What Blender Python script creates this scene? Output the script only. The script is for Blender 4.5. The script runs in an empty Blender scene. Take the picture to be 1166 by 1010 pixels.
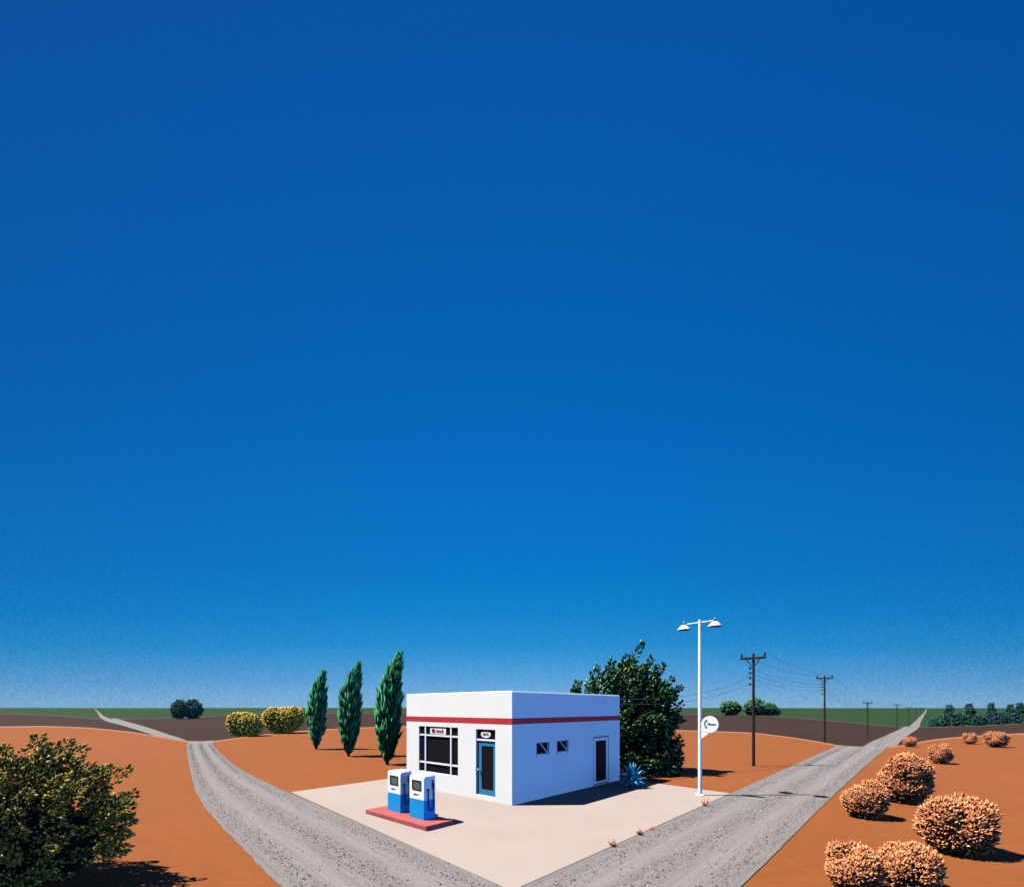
import bpy, bmesh, math, random
import numpy as np
from mathutils import Vector, Matrix
from mathutils.bvhtree import BVHTree

rng = np.random.default_rng(7)
random.seed(7)
scene = bpy.context.scene
col = scene.collection
PI = math.pi
CAM_H = 3.4
F = 521.0            # focal length in photo pixels (1166 wide)
CX, HY = 583.0, 805.5

# ------------------------------------------------------------------ helpers
def at(px, py, z=0.0):
    """world point at height z seen at photo pixel (px,py)"""
    d = (CAM_H - z) * F / (py - HY)
    return Vector(((px - CX) * d / F, d, z))

def atd(px, py, d):
    return Vector(((px - CX) * d / F, d, CAM_H - (py - HY) * d / F))

def tag(o, label=None, cat=None, group=None, kind=None):
    if label: o['label'] = label
    if cat: o['category'] = cat
    if group: o['group'] = group
    if kind: o['kind'] = kind
    return o

def empty(name, loc, rz=0.0):
    o = bpy.data.objects.new(name, None)
    o.empty_display_size = 0.3
    o.location = loc
    o.rotation_euler = (0, 0, rz)
    col.objects.link(o)
    return o

def link_mesh(name, me, mats, parent=None):
    o = bpy.data.objects.new(name, me)
    for m in (mats if isinstance(mats, (list, tuple)) else [mats]):
        me.materials.append(m)
    col.objects.link(o)
    if parent is not None:
        o.parent = parent
    return o

def obj(name, bm, mats, parent=None, smooth=None, bevel=0.0):
    me = bpy.data.meshes.new(name)
    bmesh.ops.recalc_face_normals(bm, faces=bm.faces)
    if bevel:
        es = [e for e in bm.edges if len(e.link_faces) == 2 and e.calc_face_angle(0) > 0.6]
        bmesh.ops.bevel(bm, geom=es, offset=bevel, segments=2, affect='EDGES', profile=0.6)
    if smooth is not None:
        for f in bm.faces: f.smooth = True
    bm.to_mesh(me); bm.free()
    o = link_mesh(name, me, mats, parent)
    if smooth is not None:
        try: me.set_sharp_from_angle(angle=smooth)
        except Exception: pass
    return o

def copy_tree(o, parent=None):
    c = o.copy(); col.objects.link(c); c.parent = parent
    for ch in list(o.children):
        copy_tree(ch, c)
    return c

def box(bm, x0, x1, y0, y1, z0, z1, M=None):
    vs = [Vector((x, y, z)) for z in (z0, z1) for y in (y0, y1) for x in (x0, x1)]
    if M is not None: vs = [M @ v for v in vs]
    v = [bm.verts.new(p) for p in vs]
    for f in ((0, 2, 3, 1), (4, 5, 7, 6), (0, 1, 5, 4), (2, 6, 7, 3), (0, 4, 6, 2), (1, 3, 7, 5)):
        bm.faces.new([v[i] for i in f])

def tube(bm, pts, rad, seg=8, cap=True):
    pts = [Vector(p) for p in pts]
    n = len(pts)
    rads = rad if isinstance(rad, (list, tuple)) else [rad] * n
    rings = []
    up = None
    for i, p in enumerate(pts):
        t = (pts[min(i + 1, n - 1)] - pts[max(i - 1, 0)]).normalized()
        if up is None:
            up = t.orthogonal().normalized()
        a = (up - t * up.dot(t))
        a = a.normalized() if a.length > 1e-6 else t.orthogonal().normalized()
        up = a
        b = t.cross(a)
        rings.append([bm.verts.new(p + (a * math.cos(2 * PI * k / seg) + b * math.sin(2 * PI * k / seg)) * rads[i]) for k in range(seg)])
    for i in range(n - 1):
        for k in range(seg):
            bm.faces.new((rings[i][k], rings[i][(k + 1) % seg], rings[i + 1][(k + 1) % seg], rings[i + 1][k]))
    if cap:
        bm.faces.new(list(reversed(rings[0]))); bm.faces.new(rings[-1])

def lathe(bm, prof, seg=24, c=(0, 0, 0)):
    c = Vector(c)
    rings = []
    for r, z in prof:
        if r < 1e-5:
            rings.append([bm.verts.new(c + Vector((0, 0, z)))])
        else:
            rings.append([bm.verts.new(c + Vector((r * math.cos(2 * PI * k / seg), r * math.sin(2 * PI * k / seg), z))) for k in range(seg)])
    for i in range(len(rings) - 1):
        A, B = rings[i], rings[i + 1]
        for k in range(seg):
            k2 = (k + 1) % seg
            if len(A) == 1 and len(B) > 1: bm.faces.new((A[0], B[k2], B[k]))
            elif len(B) == 1 and len(A) > 1: bm.faces.new((A[k], A[k2], B[0]))
            elif len(A) > 1: bm.faces.new((A[k], A[k2], B[k2], B[k]))

# ------------------------------------------------------------------ materials
def lin(r, g, b):
    f = lambda c: (c / 255 / 12.92) if c / 255 <= 0.04045 else ((c / 255 + 0.055) / 1.055) ** 2.4
    return (f(r), f(g), f(b))

def new_mat(name):
    m = bpy.data.materials.new(name)
    m.use_nodes = True
    nt = m.node_tree
    return m, nt, nt.nodes['Principled BSDF']

def mix_rgb(nt, a, b, fac):
    n = nt.nodes.new('ShaderNodeMix'); n.data_type = 'RGBA'
    for s, v in ((n.inputs[6], a), (n.inputs[7], b), (n.inputs[0], fac)):
        if hasattr(v, 'links') or hasattr(v, 'is_linked'):
            nt.links.new(v, s)
        else:
            s.default_value = (*v, 1) if isinstance(v, tuple) else v
    return n.outputs[2]

def noise(nt, vec, scale, detail=4, rough=0.55):
    n = nt.nodes.new('ShaderNodeTexNoise')
    n.inputs['Scale'].default_value = scale
    n.inputs['Detail'].default_value = detail
    n.inputs['Roughness'].default_value = rough
    if vec is not None: nt.links.new(vec, n.inputs['Vector'])
    return n.outputs['Fac']

def ramp(nt, fac, stops, interp='LINEAR'):
    r = nt.nodes.new('ShaderNodeValToRGB')
    cr = r.color_ramp; cr.interpolation = interp
    while len(cr.elements) < len(stops): cr.elements.new(0.5)
    for e, (p, c) in zip(cr.elements, stops):
        e.position = p
        e.color = (*c, 1) if isinstance(c, tuple) else (c, c, c, 1)
    nt.links.new(fac, r.inputs['Fac'])
    return r.outputs['Color']

def coords(nt, which='Object'):
    t = nt.nodes.new('ShaderNodeTexCoord')
    return t.outputs[which]

def add_bump(nt, bsdf, h, strength, dist):
    b = nt.nodes.new('ShaderNodeBump')
    b.inputs['Strength'].default_value = strength
    b.inputs['Distance'].default_value = dist
    nt.links.new(h, b.inputs['Height'])
    nt.links.new(b.outputs['Normal'], bsdf.inputs['Normal'])

def paint(name, c, rough=0.5, spec=0.3, var=0.08, scale=3.0, bump=0.0, bscale=40, bdist=0.005, c2=None):
    m, nt, b = new_mat(name)
    co = coords(nt)
    dark = c2 if c2 else tuple(x * (1 - var) for x in c)
    lite = c if c2 else tuple(min(0.9, x * (1 + var * 0.5)) for x in c)
    f = ramp(nt, noise(nt, co, scale, 6, 0.6), [(0.35, 0.0), (0.65, 1.0)])
    nt.links.new(mix_rgb(nt, dark, lite, f), b.inputs['Base Color'])
    b.inputs['Roughness'].default_value = rough
    b.inputs['Specular IOR Level'].default_value = spec
    if bump: add_bump(nt, b, noise(nt, co, bscale, 5, 0.6), bump, bdist)
    return m

def leaf_mat(name, stops, rough=0.75, spec=0.05, trans=0.0):
    m, nt, b = new_mat(name)
    g = nt.nodes.new('ShaderNodeNewGeometry')
    nt.links.new(ramp(nt, g.outputs['Random Per Island'], stops), b.inputs['Base Color'])
    b.inputs['Roughness'].default_value = rough
    b.inputs['Specular IOR Level'].default_value = spec
    return m

M = {}
M['wall'] = paint('white_plaster', (0.75, 0.745, 0.72), 0.75, 0.2, 0.03, 0.8, 0.25, 60, 0.004)
M['band'] = paint('red_stripe_paint', (0.47, 0.028, 0.03), 0.6, 0.25, 0.12, 3)
M['red_sign'] = paint('red_lettering', (0.28, 0.012, 0.02), 0.6, 0.2, 0.02)
M['white_metal'] = paint('white_enamel', (0.8, 0.8, 0.78), 0.4, 0.4, 0.04, 4)
M['roof'] = paint('roof_felt', (0.22, 0.21, 0.2), 0.9, 0.1, 0.2, 2)
M['glass'] = paint('dark_glass', (0.011, 0.01, 0.013), 0.3, 0.02, 0.1)
M['door_blue'] = paint('blue_door_paint', (0.018, 0.19, 0.36), 0.45, 0.35, 0.1, 5)
M['black'] = paint('black_rubber_and_shade', (0.012, 0.012, 0.016), 0.6, 0.2, 0.1)
M['steel'] = paint('steel', (0.6, 0.6, 0.6), 0.35, 0.5, 0.05)
M['pump_blue'] = paint('pump_blue_enamel', (0.002, 0.26, 0.62), 0.4, 0.3, 0.05, 5)
M['pump_white'] = paint('pump_white_enamel', (0.8, 0.8, 0.77), 0.4, 0.3, 0.03, 5)
M['screen'] = paint('dial_glass', (0.07, 0.12, 0.13), 0.25, 0.3, 0.1, 12)
M['island'] = paint('red_island_paint', (0.36, 0.085, 0.08), 0.7, 0.2, 0.18, 4, 0.3, 30, 0.004)
M['sign_blue'] = paint('blue_sign_paint', (0.008, 0.15, 0.26), 0.5, 0.3, 0.02)
M['wood'] = paint('creosoted_wood', (0.03, 0.021, 0.017), 0.85, 0.15, 0.5, 6, 0.4, 30, 0.004)
M['insulator'] = paint('dark_insulator', (0.015, 0.012, 0.014), 0.4, 0.4, 0.1)
M['wire'] = paint('grey_cable', (0.13, 0.12, 0.12), 0.5, 0.3, 0.1)
M['trunk'] = paint('bark', (0.05, 0.034, 0.024), 0.9, 0.1, 0.4, 8, 0.5, 25, 0.01)
M['twig'] = paint('dry_twigs', (0.4, 0.14, 0.075), 0.9, 0.05, 0.5, 14)
M['twig_dark'] = paint('shady_twigs', (0.01, 0.01, 0.008), 0.95, 0.05, 0.4, 14)  # near-black core colour carries the shade in the gaps between leaf tufts
M['olive_core'] = paint('olive_twigs', (0.2, 0.15, 0.02), 0.9, 0.1, 0.5, 6)
M['brush'] = leaf_mat('dry_brush_leaves', [(0.0, (0.32, 0.09, 0.038)), (0.3, (0.5, 0.16, 0.065)), (0.7, (0.64, 0.26, 0.11)), (1.0, (0.74, 0.4, 0.19))])
M['yellow_leaf'] = leaf_mat('yellow_shrub_leaves', [(0.0, (0.04, 0.04, 0.012)), (0.12, (0.16, 0.12, 0.015)), (0.2, (0.6, 0.38, 0.035)), (0.94, (0.8, 0.55, 0.1)), (1.0, (0.6, 0.14, 0.05))])
M['olive_leaf'] = leaf_mat('olive_shrub_leaves', [(0.0, (0.05, 0.034, 0.006)), (0.4, (0.19, 0.135, 0.02)), (0.86, (0.36, 0.265, 0.045)), (1.0, (0.75, 0.6, 0.18))])
M['green_leaf'] = leaf_mat('dark_green_leaves', [(0.0, (0.004, 0.008, 0.004)), (0.5, (0.011, 0.03, 0.01)), (0.8, (0.055, 0.17, 0.05)), (1.0, (0.24, 0.44, 0.18))])
M['cypress_leaf'] = leaf_mat('cypress_leaves', [(0.0, (0.01, 0.04, 0.018)), (0.4, (0.022, 0.13, 0.05)), (0.8, (0.04, 0.25, 0.09)), (1.0, (0.09, 0.33, 0.12))])
M['far_leaf'] = leaf_mat('distant_green_leaves', [(0.0, (0.02, 0.055, 0.03)), (0.6, (0.06, 0.16, 0.075)), (1.0, (0.15, 0.27, 0.13))])
M['conifer_leaf'] = leaf_mat('distant_conifer_leaves', [(0.0, (0.012, 0.035, 0.033)), (0.6, (0.025, 0.085, 0.075)), (1.0, (0.05, 0.17, 0.13))])
M['teal_leaf'] = leaf_mat('distant_teal_leaves', [(0.0, (0.014, 0.036, 0.026)), (0.6, (0.035, 0.095, 0.06)), (1.0, (0.07, 0.18, 0.11))])
M['agave'] = leaf_mat('blue_agave_leaves', [(0.0, (0.06, 0.6, 0.86)), (1.0, (0.12, 0.72, 0.92))], 0.5, 0.3)
M['tuft'] = leaf_mat('dry_grass_blades', [(0.0, (0.28, 0.09, 0.03)), (1.0, (0.5, 0.22, 0.1))])
M['pebble'] = leaf_mat('pebbles', [(0.0, (0.05, 0.042, 0.042)), (0.3, (0.09, 0.075, 0.072)), (0.7, (0.15, 0.125, 0.12)), (0.86, (0.25, 0.225, 0.21)), (0.95, (0.4, 0.385, 0.37)), (1.0, (0.6, 0.59, 0.57))], 0.9, 0.1)

def soil(name, c1, c2, speck, s1=0.15, s2=2.5, bump=0.5):
    m, nt, b = new_mat(name)
    co = coords(nt)
    big = ramp(nt, noise(nt, co, s1, 5, 0.6), [(0.3, 0.0), (0.7, 1.0)])
    c = mix_rgb(nt, c1, c2, big)
    med = ramp(nt, noise(nt, co, s2, 6, 0.7), [(0.3, 0.88), (0.7, 1.08)])
    n = nt.nodes.new('ShaderNodeMix'); n.data_type = 'RGBA'; n.blend_type = 'MULTIPLY'
    n.inputs[0].default_value = 1.0
    nt.links.new(c, n.inputs[6]); nt.links.new(med, n.inputs[7])
    sp = ramp(nt, noise(nt, co, 26, 2, 0.5), [(0.66, 0.0), (0.74, 0.55)])
    nt.links.new(mix_rgb(nt, n.outputs[2], speck, sp), b.inputs['Base Color'])
    b.inputs['Roughness'].default_value = 0.95
    b.inputs['Specular IOR Level'].default_value = 0.1
    add_bump(nt, b, noise(nt, co, 18, 6, 0.7), bump, 0.02)
    return m

M['orange'] = soil('orange_soil', (0.198, 0.061, 0.0165), (0.217, 0.069, 0.0195), (0.15, 0.045, 0.012))
M['rim'] = soil('pale_ridge_rim', (0.32, 0.155, 0.075), (0.28, 0.125, 0.058), (0.25, 0.11, 0.06))  # paler strip along the ridge edge
M['brown'] = soil('brown_ploughed_soil', (0.031, 0.0165, 0.0105), (0.038, 0.02, 0.013), (0.026, 0.0135, 0.0095), 0.02, 0.4)
M['brown_rim'] = soil('pale_field_margin', (0.07, 0.055, 0.04), (0.06, 0.05, 0.036), (0.05, 0.04, 0.03), 0.02, 0.4)
M['green'] = soil('green_crop_field', (0.016, 0.038, 0.0105), (0.02, 0.046, 0.013), (0.014, 0.033, 0.01), 0.004, 0.06)
M['slab'] = paint('pale_concrete', (0.315, 0.256, 0.225), 0.9, 0.1, 0.05, 0.35, 0.2, 35, 0.004)

def road_mat():
    m, nt, b = new_mat('gravel_road')
    uv = coords(nt, 'UV')
    mp = nt.nodes.new('ShaderNodeMapping'); mp.inputs['Scale'].default_value = (34, 0.35, 1)
    nt.links.new(uv, mp.inputs['Vector'])
    streak = ramp(nt, noise(nt, mp.outputs[0], 1.0, 5, 0.65), [(0.3, 0.0), (0.7, 1.0)])
    sep = nt.nodes.new('ShaderNodeSeparateXYZ'); nt.links.new(uv, sep.inputs[0])
    tracks = ramp(nt, sep.outputs[0], [(0.0, 0.05), (0.1, 0.25), (0.2, 0.45), (0.3, 1.0), (0.42, 0.3), (0.52, 0.1), (0.62, 0.4), (0.72, 1.0), (0.84, 0.4), (1.0, 0.05)])
    co = coords(nt)
    grain = noise(nt, co, 22, 5, 0.75)
    c = mix_rgb(nt, (0.15, 0.132, 0.123), (0.213, 0.198, 0.186), tracks)
    c = mix_rgb(nt, c, mix_rgb(nt, (0.138, 0.121, 0.112), (0.245, 0.231, 0.217), streak), 0.5)
    sp = ramp(nt, grain, [(0.32, 0.72), (0.55, 1.0), (0.75, 1.2)])
    n = nt.nodes.new('ShaderNodeMix'); n.data_type = 'RGBA'; n.blend_type = 'MULTIPLY'; n.inputs[0].default_value = 1.0
    nt.links.new(c, n.inputs[6]); nt.links.new(sp, n.inputs[7])
    nt.links.new(n.outputs[2], b.inputs['Base Color'])
    b.inputs['Roughness'].default_value = 0.95
    b.inputs['Specular IOR Level'].default_value = 0.1
    add_bump(nt, b, grain, 0.5, 0.02)
    return m
M['road'] = road_mat()

# ------------------------------------------------------------------ terrain
EDGE_O = [(-500, 829), (-200, 828.5), (0, 827), (50, 826.3), (100, 828), (150, 833), (185, 839), (213, 844.5), (243, 844), (270, 840), (300, 836), (350, 831.5), (400, 828.5),
          (460, 826.5), (583, 826), (700, 828), (775, 831.3), (800, 831.7), (858, 834), (900, 839), (939, 845.4), (964, 850.5), (1015, 850.7), (1035, 847), (1060, 842),
          (1100, 838), (1166, 834.5), (1400, 832), (1700, 831)]
EDGE_B = [(-500, 811.5), (-200, 811.5), (0, 811.8), (60, 814), (115, 818), (139, 818), (200, 817), (260, 814), (350, 812), (460, 811), (700, 812), (775, 812.5), (886, 815),
          (960, 821.5), (1028, 827.5), (1048, 827.5), (1089, 826.8), (1166, 823.5), (1400, 820), (1700, 817)]
Z_B0, Z_B1, Z_G = -2.0, -2.12, -3.0

def interp(tab, x):
    xs = np.array([a for a, b in tab]); ys = np.array([b for a, b in tab])
    y = np.interp(x, xs, ys)
    return y

def smooth_interp(tab, x):
    return np.mean([interp(tab, x + dx) for dx in (-12, -8, -4, 0, 4, 8, 12)])

def edge_r(u, tab, h):
    """radial distance of a field edge at image slope u"""
    px = CX + F * u
    if px < -480 or px > 1680:
        px = max(-480, min(1680, px))
    d = h * F / (smooth_interp(tab, px) - HY)
    uu = (px - CX) / F
    return d * math.sqrt(1 + uu * uu)

thetas = [math.atan((px - CX) / F) for px in np.arange(-480, 1681, 5)]
t_l, t_r = thetas[0], thetas[-1]
rest = np.linspace(t_r, t_l + 2 * PI, 60)[1:-1]
thetas = thetas + list(rest)
NT = len(thetas)
rows_z = []
verts, faces, fm = [(0, 0, 0)], [], []
rings = None
for ti, th in enumerate(thetas):
    if t_l <= th <= t_r:
        u = math.tan(th)
        ro = edge_r(u, EDGE_O, CAM_H); rb = edge_r(u, EDGE_B, CAM_H - Z_B1)
    else:
        k = (th - t_r) / (t_l + 2 * PI - t_r)
        roR, rbR = edge_r(math.tan(t_r), EDGE_O, CAM_H), edge_r(math.tan(t_r), EDGE_B, CAM_H - Z_B1)
        roL, rbL = edge_r(math.tan(t_l), EDGE_O, CAM_H), edge_r(math.tan(t_l), EDGE_B, CAM_H - Z_B1)
        ro = roR + (roL - roR) * k; rb = rbR + (rbL - rbR) * k
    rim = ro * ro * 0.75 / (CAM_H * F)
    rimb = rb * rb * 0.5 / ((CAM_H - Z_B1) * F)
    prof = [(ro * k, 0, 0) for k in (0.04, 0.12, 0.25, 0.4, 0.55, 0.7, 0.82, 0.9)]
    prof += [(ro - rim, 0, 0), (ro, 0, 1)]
    for s in (0.06, 0.15, 0.28, 0.42, 0.58, 0.74, 0.87, 1.0):
        z = Z_B0 * (1 - math.cos(PI * s)) / 2
        prof.append((ro + 14 * s, z, 0 if s < 0.3 else 2))
    r0 = ro + 14
    for k in (0.12, 0.25, 0.4, 0.6, 0.8):
        prof.append((r0 + (rb - rimb - r0) * k, Z_B0 + (Z_B1 - Z_B0) * k, 2))
    prof += [(rb - rimb, Z_B1, 2), (rb, Z_B1, 3)]
    for s in (0.12, 0.3, 0.5, 0.7, 0.88, 1.0):
        prof.append((rb + 18 * s, Z_B1 + (Z_G - Z_B1) * (1 - math.cos(PI * s)) / 2, 4))
    r1 = rb + 18
    for rr in (1.15, 1.4, 1.8, 2.5, 3.6, 5.5, 9, 16, 30):
        prof.append((r1 * rr, Z_G - 0.25 * min(1, rr / 9), 4))
    prof.append((max(9000, r1 * 31), Z_G - 0.3, 4))
    NR = len(prof)
    for r, z, mi in prof:
        verts.append((r * math.sin(th), r * math.cos(th), z))
    rows_z.append([p[2] for p in prof])
vid = lambda t, r: 1 + (t % NT) * NR + r
for t in range(NT):
    faces.append((0, vid(t + 1, 0), vid(t, 0))); fm.append(0)
    for r in range(NR - 1):
        faces.append((vid(t, r), vid(t + 1, r), vid(t + 1, r + 1), vid(t, r + 1)))
        fm.append(rows_z[t][r + 1])
me = bpy.data.meshes.new('ground')
me.from_pydata(verts, [], faces)
me.polygons.foreach_set('material_index', fm)
me.polygons.foreach_set('use_smooth', [True] * len(fm))
bmg = bmesh.new(); bmg.from_mesh(me); bmesh.ops.recalc_face_normals(bmg, faces=bmg.faces)
if sum(f.normal.z for f in bmg.faces) < 0: bmesh.ops.reverse_faces(bmg, faces=bmg.faces)
bmg.to_mesh(me); bmg.free()
ground = link_mesh('ground', me, [M['orange'], M['rim'], M['brown'], M['brown_rim'], M['green']])
tag(ground, 'orange bare earth with brown ploughed and green fields beyond', kind='structure')
bvh = BVHTree.FromPolygons([Vector(v) for v in verts], faces)

def ground_z(x, y):
    h = bvh.ray_cast(Vector((x, y, 50)), Vector((0, 0, -1)))
    return h[0].z if h[0] is not None else Z_G

# ------------------------------------------------------------------ roads
def resample(poly, n):
    P = np.array(poly, float)
    seg = np.sqrt(((P[1:] - P[:-1]) ** 2).sum(1)); s = np.concatenate([[0], np.cumsum(seg)])
    # sample denser close to the camera
    t = np.linspace(0, 1, n) ** 1.7 * s[-1]
    return np.stack([np.interp(t, s, P[:, 0]), np.interp(t, s, P[:, 1])], 1)

def catmull(poly, per=10):
    P = [np.array(p, float) for p in poly]
    P = [2 * P[0] - P[1]] + P + [2 * P[-1] - P[-2]]
    out = []
    for i in range(1, len(P) - 2):
        for k in range(per):
            t = k / per
            out.append(0.5 * ((2 * P[i]) + (-P[i - 1] + P[i + 1]) * t + (2 * P[i - 1] - 5 * P[i] + 4 * P[i + 1] - P[i + 2]) * t * t + (-P[i - 1] + 3 * P[i] - 3 * P[i + 1] + P[i + 2]) * t ** 3))
    out.append(P[-2])
    return out

def road(name, L, R, lift, label, rough_edge=0.02):
    """L,R: matching lists of ground points of the two edges"""
    Lc, Rc = catmull(L), catmull(R)
    NU = 10
    vs, fs, uvs = [], [], []
    v = 0.0
    prev = None
    for i, (a, b) in enumerate(zip(Lc, Rc)):
        c = (a + b) / 2
        if prev is not None: v += float(np.linalg.norm(c - prev))
        prev = c
        w = np.linalg.norm(b - a)
        d = (b - a) / w
        a2 = a - d * (random.uniform(-1, 1) * rough_edge); b2 = b + d * (random.uniform(-1, 1) * rough_edge)
        for k in range(NU + 1):
            u = k / NU
            p = a2 + (b2 - a2) * u
            crown = 0.0
            zz = ground_z(p[0], p[1])
            far = lift + min(0.1, max(0.0, -zz) * 0.3)
            vs.append((p[0], p[1], zz + far + crown)); uvs.append((u, v))
    n = len(Lc)
    for i in range(n - 1):
        for k in range(NU):
            q = i * (NU + 1) + k
            fs.append((q, q + 1, q + NU + 2, q + NU + 1))
    me = bpy.data.meshes.new(name)
    me.from_pydata(vs, [], fs)
    uvl = me.uv_layers.new(name='UVMap')
    for l in me.loops:
        uvl.data[l.index].uv = uvs[l.vertex_index]
    o = link_mesh(name, me, M['road'])
    tag(o, label, kind='structure')
    return [np.array(p) for p in Lc], [np.array(p) for p in Rc]

g = lambda px, py, z=0.0: tuple(at(px, py, z)[:2])
# left road: straight beside the forecourt, bends to the crest, then away to the left
leftL = [(6.9, -3.0), (1.0, 2.95), g(313.6, 1004), g(281, 970), g(248, 937), g(231, 916), g(220.7, 895), g(215.5, 872), g(213, 855), g(212.6, 847)]
leftR = [(10.6, -2.2), (4.9, 3.0), g(557, 1004), g(480, 969.5), g(400, 934), g(326.6, 901.5), g(283, 881), g(258, 864), g(247, 853.5), g(242.5, 847)]
zb = Z_B0 - 0.03
leftL += [(-39.5, 56.0), g(185, 842, zb), g(163.6, 834, zb), g(140, 826.5, zb), g(118, 820.0, Z_B1), g(113.6, 816, Z_G), g(111.3, 812, Z_G), g(108.6, 808.2, Z_G), g(107.6, 806.8, Z_G)]
leftR += [(-35.5, 54.0), g(208, 842, zb), g(190, 836, zb), g(165, 827.5, zb), g(136, 819.2, Z_B1), g(119, 815.5, Z_G), g(114.0, 811.6, Z_G), g(109.8, 808.0, Z_G), g(108.2, 806.8, Z_G)]
LL, LR = road('road', leftL, leftR, 0.014, 'grey gravel road curving past the forecourt to the left horizon')
rl = lambda d: (0.465 + 0.897 * (d - 8.97), d)
rr = lambda d: (0.465 + 0.897 * (d - 8.97) + 4.15 + 0.02 * max(0, d - 20), d)
dd = [-4, 2, 7, 12, 18, 25, 32, 40]
rightL = [rl(d - 0.6) for d in dd] + [g(986, 848.5, zb), g(1007, 838.5, zb), g(1028, 828.6, Z_B1), g(1040, 823, Z_G), g(1047, 816, Z_G), g(1052.6, 810, Z_G), g(1054.6, 807.0, Z_G)]
rightR = [rr(d) for d in dd] + [g(1024, 846.8, zb), g(1036, 836.5, zb), g(1046.5, 828.2, Z_B1), g(1048.5, 822.5, Z_G), g(1052, 815.5, Z_G), g(1054.6, 810, Z_G), g(1055.4, 807.0, Z_G)]
RL, RR = road('road', rightL, rightR, 0.02, 'straight grey gravel road with telegraph poles to the right horizon')

# pale forecourt
slab = [Vector((0, 8.44)), Vector((8.6, 18.03)), Vector((6.6, 20.25)), Vector((0.6, 28.3)), Vector((-5.9, 21.7)), Vector((-8.83, 18.3))]
bm = bmesh.new()
top = [bm.verts.new((p.x, p.y, 0.032)) for p in slab]; bot = [bm.verts.new((p.x, p.y, -0.05)) for p in slab]
bm.faces.new(top)
for i in range(len(slab)):
    j = (i + 1) % len(slab)
    bm.faces.new((bot[i], bot[j], top[j], top[i]))
tag(obj('pavement', bm, M['slab'], bevel=0.008), 'pale pink concrete forecourt between the two roads', kind='structure')
Z0 = 0.032

# ------------------------------------------------------------------ octahedral leaves / pebbles
def leaf_mesh(name, P, D, L, W, T, mats, parent=None, mid=0.5):
    P = np.asarray(P, float); D = np.asarray(D, float)
    n = len(P)
    D = D / np.linalg.norm(D, axis=1, keepdims=True)
    A = np.cross(D, rng.normal(size=(n, 3))); A /= np.linalg.norm(A, axis=1, keepdims=True) + 1e-9
    B = np.cross(D, A)
    L = np.broadcast_to(np.asarray(L, float), (n,))[:, None]
    W = np.broadcast_to(np.asarray(W, float), (n,))[:, None] / 2
    T = np.broadcast_to(np.asarray(T, float), (n,))[:, None] / 2
    C = P + D * L * mid
    V = np.stack([P, C + A * W, C + B * T, C - A * W, C - B * T, P + D * L], 1).reshape(-1, 3)
    f = np.array([(0, 2, 1), (0, 3, 2), (0, 4, 3), (0, 1, 4), (5, 1, 2), (5, 2, 3), (5, 3, 4), (5, 4, 1)])
    Fc = (f[None] + (np.arange(n) * 6)[:, None, None]).reshape(-1, 3)
    me = bpy.data.meshes.new(name)
    me.vertices.add(len(V)); me.vertices.foreach_set('co', V.ravel())
    me.loops.add(Fc.size); me.loops.foreach_set('vertex_index', Fc.ravel().astype(np.int32))
    me.polygons.add(len(Fc))
    me.polygons.foreach_set('loop_start', np.arange(0, Fc.size, 3, dtype=np.int32))
    me.update(calc_edges=True)
    return link_mesh(name, me, mats, parent)

def unit(n):
    v = rng.normal(size=(n, 3)); return v / np.linalg.norm(v, axis=1, keepdims=True)

# gravel lying on both roads (nobody could count it)
def gravel(name, Lc, Rc, n, lift, label, ymax=46):
    P, S = [], []
    segs = [(a, b, a2, b2) for a, b, a2, b2 in zip(Lc[:-1], Rc[:-1], Lc[1:], Rc[1:]) if 4 < (a[1] + b[1]) / 2 < ymax]
    wts = np.array([np.linalg.norm(s[2] - s[0]) / (((s[0][1] + s[1][1]) / 2) ** 0.55) for s in segs]); wts /= wts.sum()
    idx = rng.choice(len(segs), n, p=wts)
    for i in idx:
        a, b, a2, b2 = segs[i]
        while True:
            u = random.random()
            dens = 0.06 + math.exp(-((u - 0.15) / 0.07) ** 2) + 1.1 * math.exp(-((u - 0.52) / 0.08) ** 2) + math.exp(-((u - 0.87) / 0.07) ** 2)
            if random.random() < dens / 1.15: break
        t = random.random()
        p = (a + (b - a) * u) * (1 - t) + (a2 + (b2 - a2) * u) * t
        s = 0.022 + 0.038 * random.random() ** 4
        P.append((p[0], p[1], lift + s * 0.05)); S.append(s)
    P, S = np.array(P), np.array(S)
    D = rng.normal(size=(len(P), 3)) * (1, 1, 0.25)
    D /= np.linalg.norm(D, axis=1, keepdims=True)
    o = leaf_mesh(name, P - D * (S * 0.5)[:, None], D, S, S * 0.9, S * 0.75, M['pebble'])
    tag(o, label, kind='stuff')
gravel('gravel', LL, LR, 9500, 0.016, 'loose pebbles in bands along the curving left road', 42)
gravel('gravel', RL, RR, 9500, 0.022, 'loose pebbles in bands along the straight right road', 36)

# ------------------------------------------------------------------ gas station
AL, NL = Vector((-0.743, 0.669, 0)), Vector((-0.669, -0.743, 0))
AR, NR_ = Vector((0.669, 0.743, 0)), Vector((0.743, -0.669, 0))
P0 = Vector((0.0, 15.75, 0))
LW, RW, H = 6.16, 7.5, 3.93

station = empty('gas_station', P0)
tag(station, 'small white flat-roofed gas station with a red stripe and dark shop window', 'gas station')

def frame_mat(a, n):           # local (t along wall, o outward, z)
    return Matrix(((a.x, n.x, 0, 0), (a.y, n.y, 0, 0), (0, 0, 1, 0), (0, 0, 0, 1)))
ML, MR = frame_mat(AL, NL), frame_mat(AR, NR_)

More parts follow.
